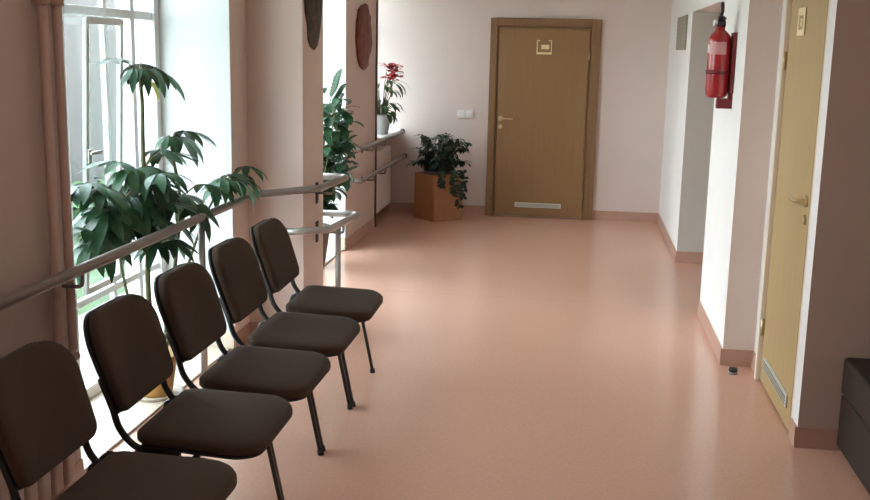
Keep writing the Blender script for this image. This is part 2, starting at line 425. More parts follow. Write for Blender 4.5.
m.box((-0.011, a, c), (-0.008, b, c+0.028)); m.box((-0.011, a, d-0.035), (-0.008, b, d))
m.box((-0.011, a, c+0.028), (-0.008, a+0.035, d-0.035)); m.box((-0.011, b-0.03, c+0.028), (-0.008, b, d-0.035))
m.box((-0.011, 0.07, c+0.045), (-0.008, 0.105, d-0.05))
m.build('sign_marking', M['sign'], sg)

# ------------------------------------------------------------------ chairs
def rounded_slab(w, d, t, r_front, r_back, taper, crown, nx=10, ny=10, curve=0.0):
    """upholstered pad in local XY (x depth, y width), thickness t; returns MB"""
    # outline, counter clockwise
    out = []
    def corner(cx, cy, r, a0):
        for k in range(7):
            a = a0 + k/6*PI/2
            out.append((cx + r*math.cos(a), cy + r*math.sin(a)))
    hw = w/2
    corner(d/2-r_front, hw-r_front, r_front, 0)
    corner(-d/2+r_back, hw*taper-r_back, r_back, PI/2)
    corner(-d/2+r_back, -hw*taper+r_back, r_back, PI)
    corner(d/2-r_front, -hw+r_front, r_front, 1.5*PI)
    n = len(out); m = MB(); vs = []
    levels = [(0.93, -t/2), (0.985, -t/2*0.75), (1.0, -t/4), (1.0, t/5), (0.985, t/2*0.7), (0.945, t/2), (0.72, t/2+crown*0.6), (0.38, t/2+crown*0.92), (0.0, t/2+crown)]
    for s, z in levels:
        for x, y in out:
            px, py = x*s, y*s
            vs.append((px, py, z + curve*(py/hw)**2))
    fs = []
    for i in range(len(levels)-1):
        for j in range(n):
            a = i*n+j; b = i*n+(j+1)%n
            fs.append((a, b, b+n, a+n))
    fs.append(tuple(reversed(range(n))))
    m.add(vs, fs, True)
    return m

def smooth_path(pts, n=6):
    pts = [V(p) for p in pts]; out = []
    P = [pts[0]] + pts + [pts[-1]]
    for i in range(1, len(P)-2):
        for k in range(n):
            t = k/n; a, b, c, d = P[i-1], P[i], P[i+1], P[i+2]
            out.append(0.5*((2*b)+(-a+c)*t+(2*a-5*b+4*c-d)*t*t+(-a+3*b-3*c+d)*t**3))
    out.append(pts[-1]); return out
smooth = smooth_path
def make_chair():
    root = empty('waiting_chair', (0, 0, 0))
    # seat pad: x -0.13..0.34
    m = rounded_slab(0.50, 0.425, 0.045, 0.10, 0.05, 0.95, 0.014)
    m.v = [(x+0.125, y, z+0.452 - 0.04*x - (0.016*max(0,(x-0.12)/0.12)**2) ) for x, y, z in m.v]
    m.build('seat', M['fabric'], root)
    m = rounded_slab(0.48, 0.405, 0.014, 0.09, 0.05, 0.95, 0.0)
    m.v = [(x+0.125, y, z+0.422-0.04*x) for x, y, z in m.v]
    m.build('seat_shell', M['shell'], root)
    # backrest pad; slab local x -> up along the back
    m = rounded_slab(0.455, 0.34, 0.042, 0.12, 0.045, 0.95, 0.008, curve=0.030)
    tilt = math.radians(19); up = V((-math.sin(tilt), 0, math.cos(tilt))); nr = V((math.cos(tilt), 0, math.sin(tilt)))
    c0 = V((-0.205, 0, 0.685))
    def place(mm): mm.v = [tuple(c0 + up*x + V((0,1,0))*y + nr*z) for x, y, z in mm.v]
    place(m); m.build('backrest', M['fabric'], root)
    m = rounded_slab(0.460, 0.345, 0.016, 0.12, 0.045, 0.95, 0.0, curve=0.030)
    m.v = [(x, y, -z-0.026+2*0.030*(y/0.235)**2) for x, y, z in m.v]
    place(m); m.build('backrest_shell', M['shell'], root)
    for s in (-1, 1):
        y = s*0.270; yi = s*0.20
        # leg pair: front and rear with the seat rail between
        m = MB(); m.tube(arc_path([(0.265, y, 0.012), (0.185, y*0.985, 0.405), (0.16, y*0.985, 0.412)], 0.03), 0.0125, 10, ry=0.009)
        lg = m.build('leg', M['black_metal'], root)
        MB().tube([(0.267, y, 0.0), (0.263, y, 0.022)], 0.0138, 10).build('foot_cap', M['rubber'], lg)
        m = MB(); m.tube(arc_path([(-0.285, y, 0.012), (-0.175, y*0.985, 0.405), (-0.15, y*0.985, 0.412)], 0.03), 0.0125, 10, ry=0.009)
        lg = m.build('leg', M['black_metal'], root)
        MB().tube([(-0.288, y, 0.0), (-0.281, y, 0.022)], 0.0138, 10).build('foot_cap', M['rubber'], lg)
        m = MB(); m.tube([(0.17, y*0.985, 0.412), (-0.16, y*0.985, 0.412)], 0.0125, 10, ry=0.009)
        m.build('seat_rail', M['black_metal'], root)
        m = MB(); m.tube(smooth_path([(0.06, yi, 0.404), (-0.03, yi, 0.402), (-0.095, yi, 0.420), (-0.145, yi, 0.475), (-0.168, yi, 0.545), (-0.205, yi, 0.645)]), 0.0125, 10, ry=0.009)
        m.build('back_support', M['black_metal'], root)
    m = MB()
    for x in (0.12, -0.08): m.tube([(x, -0.258, 0.405), (x, 0.258, 0.405)], 0.010, 8)
    m.build('cross_bar', M['black_metal'], root)
    return root
def copy_thing(root):
    r = root.copy(); col.objects.link(r)
    for ch in list(root.children):
        c = ch.copy(); col.objects.link(c); c.parent = r
        for gch in ch.children:
            d = gch.copy(); col.objects.link(d); d.parent = c
    return r
chair0 = make_chair()
labels = ['brown waiting chair nearest the viewer, cut off in the lower left corner',
          'brown waiting chair second from the viewer, its tall back just right of the heating pipes',
          'middle brown waiting chair of the row, in front of the ochre plant pot',
          'brown waiting chair fourth from the viewer, between the middle chair and the last one',
          'brown waiting chair farthest from the viewer, at the column end of the row']
for i, (cy, rz, dx) in enumerate([(2.615, 0.0, 0.0), (3.225, 0.008, 0.0), (3.79, -0.01, 0.0), (4.37, 0.0, 0.0), (4.945, 0.02, 0.0)]):
    c = chair0 if i == 0 else copy_thing(chair0)
    c.location = (-1.305+dx, cy, 0); c.rotation_euler = (0, 0, rz)
    tag(c, labels[i], 'chair', 'waiting chairs in a row along the windows')

# ------------------------------------------------------------------ handrails
hr = empty('handrail', (-1.8, 4.7, 0), 'long grey metal handrail behind the chairs that wraps round the column', 'handrail')
off = V((-1.8, 4.7, 0))
def rail(pts, name, mt, parent, r=0.021, rad=0.05):
    m = MB(); m.tube([p - (off if parent is hr else V(parent.location)) for p in arc_path(pts, rad)], r, 14)
    return m.build(name, mt, parent)
rail([(-1.80, -0.5, 0.895), (-1.80, 5.56, 0.895), (-1.46, 5.68, 0.925), (-1.46, 6.40, 0.905), (-1.70, 6.42, 0.905)], 'upper_rail', M['steel_grey'], hr)
rail([(-1.72, 5.58, 0.675), (-1.40, 5.68, 0.69), (-1.40, 6.47, 0.655), (-1.70, 6.47, 0.655)], 'lower_rail', M['steel'], hr)
def post(x, y, z0, z1, r=0.017):
    m = MB(); m.tube([V((x, y, z0))-off, V((x, y, z1))-off], r, 12)
    p = m.build('post', M['steel'], hr)
    MB().lathe([(0.0, 0.0), (0.045, 0.0), (0.045, 0.006), (0.018, 0.012)], V((x, y, z0))-off, 18).build('base_flange', M['steel'], p)
post(-1.80, 4.72, 0.0, 0.885)
post(-1.405, 5.93, 0.0, 0.67)
post(-1.70, 6.44, 0.0, 0.905)
for (y, z, x1) in ((1.2, 0.895, -1.90), (2.6, 0.895, -1.90), (3.5, 0.895, -1.90)):
    m = MB(); a = V((-1.80, y, z-0.018))-off
    m.tube(arc_path([a, a+V((0, 0, -0.05)), a+V((x1+1.80, 0, -0.05))], 0.03), 0.008, 8)
    m.tube([a+V((x1+1.80, 0, -0.05)), a+V((x1+1.80+0.006, 0, -0.05))], 0.03, 14)
    m.build('bracket', M['steel_grey'], hr)
for (y, z) in ((6.05, 0.91), (6.05, 0.67)):
    m = MB(); xr = -1.46 if z > 0.8 else -1.40
    a = V((xr, y, z-0.018))-off; w = -1.57-xr
    m.tube(arc_path([a, a+V((0, 0, -0.045)), a+V((w, 0, -0.045))], 0.03), 0.008, 8)
    m.build('bracket', M['steel_grey'], hr)
    MB().cbox(a+V((w+0.004, 0, -0.045)), (0.008, 0.05, 0.13)).build('wall_plate', M['dark_gap'], hr, bevel=0.003)
for nm, z, xx, lab in (('upper', 0.875, -1.83, 'upper grey handrail on the far left wall, level with the flowering plant sill'),
                   ('lower', 0.60, -1.83, 'lower grey handrail on the far left wall, passing in front of the far radiator')):
    h = empty('handrail', (-1.83, 9.0, 0), lab, 'handrail', 'handrails on the far left wall')
    z0 = z
    rail([(-1.95, 8.56, z), (xx, 8.56, z), (xx, 10.60 if z > .8 else 10.77, z)], 'rail', M['steel_grey'], h, 0.020)
    for y in (9.15, 9.68):
        m = MB(); a = V((xx, y, z-0.018))-V(h.location); w = -1.95-xx
        m.tube(arc_path([a, a+V((0, 0, -0.045)), a+V((w, 0, -0.045))], 0.03), 0.008, 8)
        br = m.build('bracket', M['steel_grey'], h)
        MB().tube([a+V((w, 0, -0.045)), a+V((w+0.006, 0, -0.045))], 0.03, 14).build('wall_plate', M['dark_gap'], br)
    MB().tube([V((xx, (10.60 if z > .8 else 10.77)-0.004, z))-V(h.location), V((xx, (10.60 if z > .8 else 10.77)+0.02, z))-V(h.location)], 0.026, 14).build('end_cap', M['rubber'], h)

# ------------------------------------------------------------------ radiators and pipes
rt = empty('radiator', (-1.825, 2.79, 0), 'ribbed pinkish radiator low on the left wall behind the nearest chairs', 'radiator')
m = MB()
for k in range(13): m.box((-0.03, -0.55+k*0.087, 0.13), (0.045, -0.55+k*0.087+0.062, 0.60))
m.build('column_section', M['rad'], rt, bevel=0.012)
m = MB(); m.tube([(0, -0.56, 0.17), (0, 0.57, 0.17)], 0.018, 10); m.tube([(0, -0.56, 0.56), (0, 0.57, 0.56)], 0.018, 10)
m.build('header_pipe', M['rad'], rt)
m = MB(); m.tube([(0, 0.57, 0.56), (0, 0.60, 0.56)], 0.022, 10); m.tube([(0, 0.585, 0.56), (0.05, 0.585, 0.56)], 0.017, 12)
m.build('valve', M['steel'], rt)
for yy in (-0.4, 0.4): MB().box((-0.062, yy, 0.0), (-0.03, yy+0.03, 0.5)).build('bracket', M['rad'], rt)
for nm, y, lab in (('a', 3.43, 'pinkish vertical heating pipe, the left one of two on the near left wall'),
                   ('b', 3.53, 'pinkish vertical heating pipe closest to the window recess')):
    p = empty('heating_pipe', (-1.865, y, 0), lab, 'pipe', 'heating pipes beside the window recess')
    z_end = 0.56 if nm == 'b' else 0.10
    m = MB(); m.tube(arc_path([(0, 0, H), (0, 0, z_end), (0.03, -0.04 if nm == 'b' else 0, z_end)], 0.03), 0.017, 12)
    m.build('pipe', M['pipe'], p)
    m = MB(); m.lathe([(0.0175, -0.015), (0.026, -0.015), (0.026, 0.015), (0.0175, 0.015)], (0, 0, 1.86), 16)
    m.cbox((-0.024, 0, 1.86), (0.022, 0.02, 0.025)); m.build('clamp', M['pipe'], p)
rt = empty('radiator', (-2.02, 10.24, 0), 'white panel radiator under the far window sill', 'radiator')
m = MB(); m.box((-0.05, -0.38, 0.10), (0.06, 0.44, 0.72)); pn = m.build('panel', M['rad_white'], rt, bevel=0.012)
m = MB()
for k in range(14): m.box((0.06, -0.35+k*0.055, 0.14), (0.066, -0.35+k*0.055+0.03, 0.68))
m.build('rib', M['rad_white'], pn, bevel=0.003)
m = MB(); m.tube([(0.0, -0.38, 0.15), (0.0, -0.42, 0.15), (0, -0.42, 0.02)], 0.012, 8); m.build('valve', M['steel'], rt)
for yy in (-0.2, 0.2): MB().box((-0.12, yy, 0.3), (-0.05, yy+0.03, 0.5)).build('bracket', M['rad_white'], rt)

# ------------------------------------------------------------------ plants
def leaflet(m, base, dirn, nrm, L, W, droop, mi=0, seg=5, fold=0.15):
    dirn = V(dirn).normalized(); nrm = V(nrm); nrm = (nrm - dirn*nrm.dot(dirn)).normalized()
    side = dirn.cross(nrm)
    vs = []; fs = []
    p = V(base); d = dirn.copy(); n = nrm.copy(); step = L/seg
    prof = [0.10, 0.62, 0.98, 0.95, 0.62, 0.03]
    for i in range(seg+1):
        t = i/seg
        w = W*0.5*(prof[i] if seg == 5 else math.sin(PI*min(max(t, 0.04), 0.985))**0.8)
        vs += [p - side*w + n*w*fold, p, p + side*w + n*w*fold]
        ax = side; rot = Matrix.Rotation(-droop/seg, 3, ax)
        d = rot @ d; n = rot @ n
        p = p + d*step
    for i in range(seg):
        a = i*3; fs += [(a, a+1, a+4, a+3), (a+1, a+2, a+5, a+4)]
    m.add(vs, fs, True, mi)
def palmate(m, base, dirn, L, droop=0.8, lobes=5, spread=75, mi=0, wid=0.23, nrm=None):
    """lobed leaf: lobes fan out around dirn"""
    dirn = V(dirn).normalized()
    up = V(nrm) if nrm is not None else V((0, 0, 1))
    up = up - dirn*up.dot(dirn)
    if up.length < 0.1: up = V((1, 0, 0)) - dirn*dirn.x
    up.normalize(); side = dirn.cross(up)
    for k in range(lobes):
        q = (k/(lobes-1) - 0.5)*2
        a = math.radians(spread)*q
        d = dirn*math.cos(a) + side*math.sin(a)
        leaflet(m, base, d, up, L*(1-0.38*abs(q)), L*wid, droop*random.uniform(0.8, 1.2), mi)
R = random.uniform

# --- thin dark pipe at the corner of the far pier
tp_ = MB(); tp_.tube([(0, 0, 0.0), (0, 0, H)], 0.010, 10)
tag(tp_.build('heating_pipe', M['pipe_dark'], loc=(-1.936, 9.74, 0)), 'thin dark vertical pipe at the edge of the far left pier beside the radiator', 'pipe')
# --- big plant 1 with lobed leaves in the window recess
pc = V((-2.02, 4.63, 0.012))
P1 = empty('potted_plant', pc, 'tall lobed leaf houseplant in ochre pot in the window recess behind the chairs', 'plant')
m = MB(); m.lathe([(0.0, 0.0), (0.075, 0.0), (0.082, 0.02), (0.105, 0.17), (0.118, 0.18), (0.118, 0.21), (0.104, 0.21), (0.098, 0.17), (0.0, 0.17)], seg=28)
pt = m.build('pot', M['ochre'], P1)
m = MB(); m.lathe([(0.0, 0.0), (0.12, 0.0), (0.135, 0.018), (0.128, 0.018), (0.115, 0.006), (0.0, 0.006)], (0, 0, 0), 28)
m.build('saucer', M['cream_stone'], P1)
m = MB(); m.lathe([(0.099, 0.172), (0.06, 0.182), (0.0, 0.187)], seg=20); m.build('soil', M['soil'], P1)
m = MB()
def W(x, y, z): return V((x, y, z)) - pc
s1 = [W(-2.02, 4.63, 0.18), W(-2.03, 4.60, 0.55), W(-2.0, 4.55, 0.85), W(-1.96, 4.44, 1.12), W(-1.97, 4.46, 1.30), W(-1.98, 4.49, 1.45), W(-1.98, 4.47, 1.59)]
s2 = [W(-2.00, 4.66, 0.18), W(-1.97, 4.78, 0.6), W(-1.93, 4.78, 0.95), W(-1.92, 4.70, 1.15), W(-1.93, 4.68, 1.27)]
s3 = [W(-2.05, 4.62, 0.18), W(-2.08, 4.5, 0.5), W(-2.06, 4.36, 0.8), W(-2.02, 4.28, 1.0)]
s4 = [W(-1.98, 4.63, 0.18), W(-1.95, 4.85, 0.55), W(-1.90, 5.05, 0.85), W(-1.86, 5.2, 1.0)]
for s_, r in ((s1, 0.015), (s2, 0.011), (s3, 0.009), (s4, 0.009)):
    ps = smooth(s_); m.tube(ps, [r*(1-0.45*i/len(ps)) for i in range(len(ps))], 8)
leaves = MB()
def whorl(stem_pt, dirs, L, pet=0.10, droop=0.9, mi=0):
    for d in dirs:
        d = V(d); d.normalize()
        b = V(stem_pt); e = b + d*pet + V((0, 0, 0.02))
        m.tube([b, (b+e)/2+V((0, 0, 0.012)), e], 0.004, 6)
        palmate(leaves, e, d + V((0, 0, -0.25)), L*R(0.9, 1.1), droop, 5, 72, mi if R(0, 1) > -1 else 1)
# crown at the top
tp = s1[-1]
whorl(tp, [(0.1, 1, 0.1), (0.55, 0.8, 0.0), (-0.3, 1, 0.3)], 0.24, 0.07, 1.0)
whorl(tp, [(0.2, -1, 0.0), (0.5, -0.6, 0)], 0.17, 0.05, 1.2)
whorl(tp, [(-0.1, -1, 0.22)], 0.17, 0.20, 0.3)
palmate(leaves, tp + V((0.03, 0.05, -0.04)), (0.3, 0.8, -0.7), 0.11, 0.6, 3, 40, 1)
# second stem crown
whorl(s2[-1], [(0.2, 1, -0.1), (0.5, 0.8, 0.25)], 0.23, 0.08, 0.9)
whorl(s2[-1], [(0.1, -1, 0.0)], 0.13, 0.03, 0.9)
# mid crown, dense
def cluster(pt, n, L, pet, tilt=(-0.3, 0.4), stem_from=None):
    if stem_from is not None:
        m.tube(smooth([stem_from, (V(stem_from)+V(pt))/2 + V((0, 0, -0.03)), V(pt)]), 0.006, 6)
    a0 = R(0, 2*PI)
    for k in range(n):
        a = a0 + 2*PI*(k+R(-0.3, 0.3))/n
        whorl(V(pt)+V((0, 0, R(-0.03, 0.03))), [(0.45*math.cos(a), math.sin(a), R(*tilt))], L, R(*pet), R(0.5, 1.2))
cluster(W(-1.97, 4.47, 1.14), 9, 0.23, (0.05, 0.20))
cluster(W(-1.98, 4.42, 1.02), 8, 0.23, (0.05, 0.22))
cluster(W(-1.97, 4.50, 0.90), 7, 0.22, (0.05, 0.20))
cluster(W(-1.95, 4.60, 0.78), 5, 0.19, (0.04, 0.14))
cluster(W(-1.93, 4.80, 0.98), 7, 0.22, (0.04, 0.16), stem_from=s2[2])
cluster(W(-2.02, 4.02, 1.10), 5, 0.22, (0.02, 0.10), stem_from=s3[-1])
cluster(W(-2.02, 4.12, 0.90), 6, 0.22, (0.02, 0.12), stem_from=s3[2])
# left crown
for k in range(9):
    a = 2*PI*k/9+0.3
    whorl(s3[-1], [(0.3*math.cos(a), math.sin(a), R(-0.2, 0.35))], 0.21, R(0.04, 0.15), R(0.6, 1.2))
# right crown reaching over the rail
for d, pet in (((0.3, 1, 0.25), 0.22), ((0.5, 1, 0.0), 0.14), ((0.6, 0.6, -0.1), 0.08), ((0.4, 0.9, 0.4), 0.06), ((0.3, -0.7, 0.2), 0.08), ((0.2, -1, 0), 0.10)):
    whorl(s4[-1], [d], 0.22, pet, R(0.8, 1.2))
leaves.build('foliage', [M['leaf'], M['leaf_yellow']], P1)
m.build('stem', M['stem'], P1)

# --- plant 2 behind the column
pc = V((-2.08, 7.80, 0.012))
P2 = empty('potted_plant', pc, 'tall bushy green plant in the second window recess, half hidden behind the column', 'plant')
MB().lathe([(0.0, 0.0), (0.12, 0.0), (0.16, 0.28), (0.17, 0.28), (0.17, 0.32), (0.15, 0.32), (0.145, 0.28), (0.0, 0.28)], seg=28).build('pot', M['pot_brown'], P2)
MB().lathe([(0.146, 0.282), (0.07, 0.295), (0.0, 0.30)], seg=20).build('soil', M['soil'], P2)
m = MB(); lv = MB()
for k in range(9):
    a = 2*PI*k/9
    top = V((0.13+0.09*math.cos(a), 0.15+0.17*math.sin(a), (0.8, 1.3, 1.0, 1.2, 0.9, 1.35, 0.75, 1.1, 1.25)[k]))
    ps = smooth([V((0.04*math.cos(a), 0.04*math.sin(a), 0.28)), V((0.06+0.07*math.cos(a), 0.08*math.sin(a), 0.6)), top])
    m.tube(ps, [0.010*(1-0.5*i/len(ps)) for i in range(len(ps))], 7)
    for j, p in enumerate(ps[2:]):
        for q in range(4):
            b = R(0, 2*PI); d = V((0.55*math.cos(b), math.sin(b), R(-0.2, 0.6)))
            if p.z < 0.45: continue
            e = p + d.normalized()*R(0.03, 0.10)
            m.tube([p, e], 0.003, 5)
            leaflet(lv, e, d, (0, 0, 1), R(0.12, 0.18), R(0.06, 0.085), R(0.5, 1.4))
for d, z in (((0.55, 0.6, 0.2), 0.68), ((0.5, 1, 0.2), 1.12), ((0.5, -0.2, 0.3), 0.9), ((0.35, 1, 0.9), 1.25), ((0.2, 0.5, 1.2), 1.3), ((0.5, 1, 0.1), 1.0), ((0.5, 1, 0.05), 0.80)):
    p = V((0.12, 0.2, z)); d = V(d).normalized(); m.tube([p-d*0.2, p, p+d*0.14], 0.004, 6)
    for q in range(6):
        t = q/5
        for s in (-1, 1): leaflet(lv, p + d*(0.02+0.14*t), d + V((0.2*s, 0, 0.6*s)), (0, -0.3, 1), 0.13, 0.045, 0.6)
lv.build('foliage', M['leaf'], P2); m.build('stem', M['stem'], P2)

# --- flowering plant on the far sill
pc = V((-1.985, 10.22, 0.872))
P3 = empty('potted_plant', pc, 'red flowering plant in a whitish pot on the far window sill', 'plant')
MB().lathe([(0.0, 0.0), (0.075, 0.0), (0.10, 0.17), (0.11, 0.17), (0.11, 0.20), (0.095, 0.20), (0.09, 0.17), (0.0, 0.17)], seg=26).build('pot', M['pot_white'], P3)
MB().lathe([(0.091, 0.172), (0.0, 0.18)], seg=18).build('soil', M['soil'], P3)
m = MB(); lv = MB(); fl = MB()
for k in range(60):
    a = R(0, 2*PI); z = R(0.18, 0.56)
    b = V((0.03*math.cos(a), 0.03*math.sin(a), 0.17)); e = V((0.12*math.cos(a), 0.12*math.sin(a), z))
    m.tube([b, (b+e)/2+V((0, 0, 0.03)), e], 0.004, 5)
    leaflet(lv, e, (math.cos(a), math.sin(a), R(-0.4, 0.4)), (0, 0, 1), R(0.10, 0.18), R(0.04, 0.06), R(0.6, 1.6))
for k in range(4):
    e = V((0.05+0.04*k, R(-0.05, 0.05), 0.62-0.01*k)); b = V((0.02, 0, 0.17))
    m.tube([b, V((0.03, 0, 0.45)), e], 0.004, 5)
for d in ((1, 0.2, 0.2), (0.9, -0.5, -0.1), (0.8, 0.6, 0.0)):
    b = V((0.06, 0, 0.52)); m.tube([b, b+V(d)*0.10], 0.004, 5)
    leaflet(lv, b+V(d)*0.08, d, (0, 0, 1), 0.20, 0.045, 1.3)
for k in range(60):
    c = V((0.11, 0.0, 0.63)) + V((R(-0.06, 0.06), R(-0.06, 0.06), R(-0.09, 0.07)))
    a = R(0, 2*PI); leaflet(fl, c, (math.cos(a), math.sin(a), R(0.1, 0.8)), (0, 0, 1), 0.085, 0.065, 0.9)
lv.build('foliage', M['leaf_mid'], P3); m.build('stem', M['stem'], P3)
f_ = fl.build('flower', M['red_flower'], P3); f_['label'] = 'bright red flower head'

# --- wooden planter box with fern-like plant by the end wall
bx = (-1.415, 10.44)
P4 = empty('planter_box', (bx[0], bx[1], 0), 'orange brown wooden planter box on the floor beside the end door', 'planter')
P4.rotation_euler = (0, 0, math.radians(43))
m = MB(); w = 0.18; hgt = 0.47; t = 0.02
m.box((-w, -w, 0.0), (w, -w+t, hgt)); m.box((-w, w-t, 0.0), (w, w, hgt)); m.box((-w, -w+t, 0.0), (-w+t, w-t, hgt)); m.box((w-t, -w+t, 0), (w, w-t, hgt)); m.box((-w+t, -w+t, 0.02), (w-t, w-t, 0.04))
m.build('panel', M['planter'], P4, bevel=0.004)
pc = V((bx[0], bx[1], 0.041))
P5 = empty('trailing_plant', pc, 'dark bushy trailing plant growing out of the wooden planter box', 'plant')
MB().lathe([(0.0, 0.0), (0.12, 0.0), (0.145, 0.40), (0.156, 0.40), (0.156, 0.46), (0.145, 0.46), (0.14, 0.40), (0.0, 0.40)], seg=26).build('pot', M['pot_brown'], P5)
MB().lathe([(0.141, 0.402), (0.0, 0.43)], seg=18).build('soil', M['soil'], P5)
m = MB(); lv = MB()
for k in range(34):
    a = R(0, 2*PI); rr = R(0.10, 0.30); z = R(0.50, 0.86) - rr*0.35
    b = V((0.06*math.cos(a), 0.06*math.sin(a), 0.42)); e = V((rr*math.cos(a), rr*math.sin(a)*0.8, z+0.05))
    ps = smooth([b, (b+e)/2+V((0, 0, 0.08)), e], 5)
    m.tube(ps, 0.003, 5)
    for p in ps[2:]:
        for q in range(3):
            c = R(0, 2*PI); leaflet(lv, p, (math.cos(c), math.sin(c), R(-0.5, 0.5)), (0, 0, 1), R(0.06, 0.12), R(0.022, 0.04), R(0.4, 1.2))
for (x, y, L) in ((0.22, -0.10, 0.36), (0.17, -0.16, 0.22), (0.06, -0.24, 0.14), (0.26, -0.03, 0.28)):
    b = V((x*0.6, y*0.6, 0.44)); e = V((x, y, 0.47)); m_ = [b, e, e+V((0.004, -0.012, -L*0.5)), e+V((0.01, -0.012, -L))]
    ps = smooth(m_, 5); m.tube(ps, 0.003, 5)
    for p in ps[5:]:
        for q in range(3):
            c = R(0, 2*PI); leaflet(lv, p, (math.cos(c), -abs(math.sin(c)), R(-0.8, 0.2)), (0, -1, 0.5), R(0.035, 0.06), R(0.02, 0.035), 0.6)
lv.build('foliage', M['leaf_dark'], P5); m.build('stem', M['stem'], P5)

# ------------------------------------------------------------------ wall ornaments
def slab_outline(name, pts, thick, loc, mt, label, cat, seed, bulge=0.02):
    """irregular wood slab: outline in (y,z), x outward"""
    rnd = random.Random(seed); n = len(pts)
    m = MB(); cy = sum(p[0] for p in pts)/n; cz = sum(p[1] for p in pts)/n
    vs = []
    lv_ = [(0.97, 0.0), (1.0, thick*0.5), (0.96, thick), (0.72, thick+bulge*0.7), (0.4, thick+bulge), (0.0, thick+bulge)]
    for s, x in lv_:
        for y, z in pts:
            vs.append((x + (rnd.uniform(-0.006, 0.006) if 0.2 < s < 0.97 else 0), cy+(y-cy)*s, cz+(z-cz)*s))
    fs = [tuple(reversed(range(n)))]
    for i in range(len(lv_)-1):
        for j in range(n):
            a = i*n+j; b = i*n+(j+1)%n; fs.append((a, b, b+n, a+n))
    m.add(vs, fs, True)
    return tag(m.build(name, mt, loc=loc), label, cat)
rnd = random.Random(3)
# dark tapered bark piece on the column
half = [(0.03, 0.0), (0.065, 0.015), (0.10, 0.06), (0.125, 0.13), (0.17, 0.22), (0.20, 0.32), (0.21, 0.44), (0.17, 0.58), (0.11, 0.68), (0.03, 0.74)]
pts = [(y+rnd.uniform(-0.012, 0.012), z) for y, z in half] + [(-y+rnd.uniform(-0.012, 0.012), z+rnd.uniform(-0.008, 0.008)) for y, z in reversed(half)]
slab_outline('bark_ornament', pts, 0.016, (-1.5705, 5.955, 1.70), M['bark'], 'dark brown tapered bark ornament hanging high on the column', 'wall ornament', 5, 0.012)
# red brown oval disc on the far pier
pts = []
for k in range(28):
    a = 2*PI*k/28; q = 1+rnd.uniform(-0.05, 0.05)
    pts.append((0.29*math.cos(a)*q, 0.30+0.285*math.sin(a)*q))
slab_outline('wooden_disc', pts, 0.03, (XL+0.001, 9.13, 1.52), M['red_wood'], 'red brown round wooden disc hanging on the far left pier', 'wall ornament', 9, 0.02)

# ------------------------------------------------------------------ small wall items
sw = empty('light_switch', (-1.195, FAR, 1.06), 'white double light switch on the end wall left of the door', 'light switch')
for s in (-1, 1):
    pl = MB().cbox((s*0.043, -0.006, 0), (0.080, 0.011, 0.082)).build('switch_plate', M['switch'], sw, bevel=0.003)
    MB().cbox((s*0.043, -0.0145, 0), (0.045, 0.006, 0.055)).build('rocker', M['switch'], pl, bevel=0.002)
wp = empty('wall_vent', (XR, 9.45, 1.76), 'small grey brown panel high on the white wall beyond the passage opening', 'vent')
MB().box((-0.014, -0.42, 0.0), (-0.001, 0.42, 0.29)).build('vent_plate', M['panel_grey'], wp, bevel=0.004)
m = MB()
for k in range(7): m.box((-0.019, -0.38, 0.03+k*0.035), (-0.014, 0.38, 0.045+k*0.035))
m.build('slat', M['panel_grey'], wp)
# door stop on the floor
ds = empty('door_stop', (0.90, 5.60, 0), 'small dark round door stop on the floor by the right door', 'door stop')
MB().lathe([(0.0, 0.0), (0.026, 0.0), (0.026, 0.010), (0.015, 0.014), (0.0, 0.014)], seg=18).build('base', M['steel'], ds)
MB().lathe([(0.0, 0.014), (0.022, 0.014), (0.025, 0.022), (0.022, 0.034), (0.0, 0.036)], seg=18).build('bumper', M['rubber'], ds)

# fire extinguisher
ex = empty('fire_extinguisher', (0.7735, 6.17, 1.45), 'red fire extinguisher hanging on the white right wall', 'fire extinguisher')
r = 0.064
MB().lathe([(0.0, 0.03), (0.045, 0.03), (0.060, 0.045), (r, 0.07), (r, 0.345), (0.059, 0.375), (0.040, 0.400), (0.024, 0.412), (0.024, 0.435), (0.0, 0.435)], seg=32).build('cylinder', M['ext_red'], ex)
m = MB(); m.lathe([(0.0, 0.432), (0.027, 0.432), (0.027, 0.462), (0.018, 0.47), (0.018, 0.49), (0.0, 0.49)], seg=20); m.build('valve', M['black_metal'], ex)
m = MB(); m.tube(arc_path([(0.02, 0.0, 0.475), (-0.0, -0.03, 0.485), (-0.02, -0.13, 0.47)], 0.03), 0.010, 8); m.build('carry_handle', M['black_metal'], ex)
m = MB(); m.tube(arc_path([(0.0, 0.02, 0.492), (0.0, -0.03, 0.515), (-0.015, -0.13, 0.555)], 0.03), 0.010, 8); m.build('squeeze_lever', M['black_metal'], ex)
m = MB(); m.tube(arc_path([(0, 0.02, 0.455), (0.0, 0.085, 0.45), (-0.02, 0.098, 0.36), (-0.03, 0.088, 0.10)], 0.05), 0.011, 10); hs = m.build('hose', M['black_metal'], ex)
MB().tube([(-0.03, 0.088, 0.16), (-0.031, 0.087, 0.06)], [0.012, 0.017], 10).build('nozzle', M['rubber'], hs)
m = MB(); m.tube([(-0.026, -0.005, 0.45), (-0.042, -0.008, 0.452)], 0.018, 14); m.build('gauge', M['gauge'], ex)
def wrap_label(z0, z1, a0, a1, mt, nm, rr=r+0.0012):
    m = MB(); vs = []; n = 10
    for k in range(n+1):
        a = a0+(a1-a0)*k/n
        vs += [(rr*math.cos(a), rr*math.sin(a), z0), (rr*math.cos(a), rr*math.sin(a), z1)]
    m.add(vs, [(2*k, 2*k+2, 2*k+3, 2*k+1) for k in range(n)], True)
    return m.build(nm, mt, ex)
lb = wrap_label(0.275, 0.345, math.radians(205), math.radians(300), M['label_pink'], 'label'); lb['label'] = 'pinkish printed label'
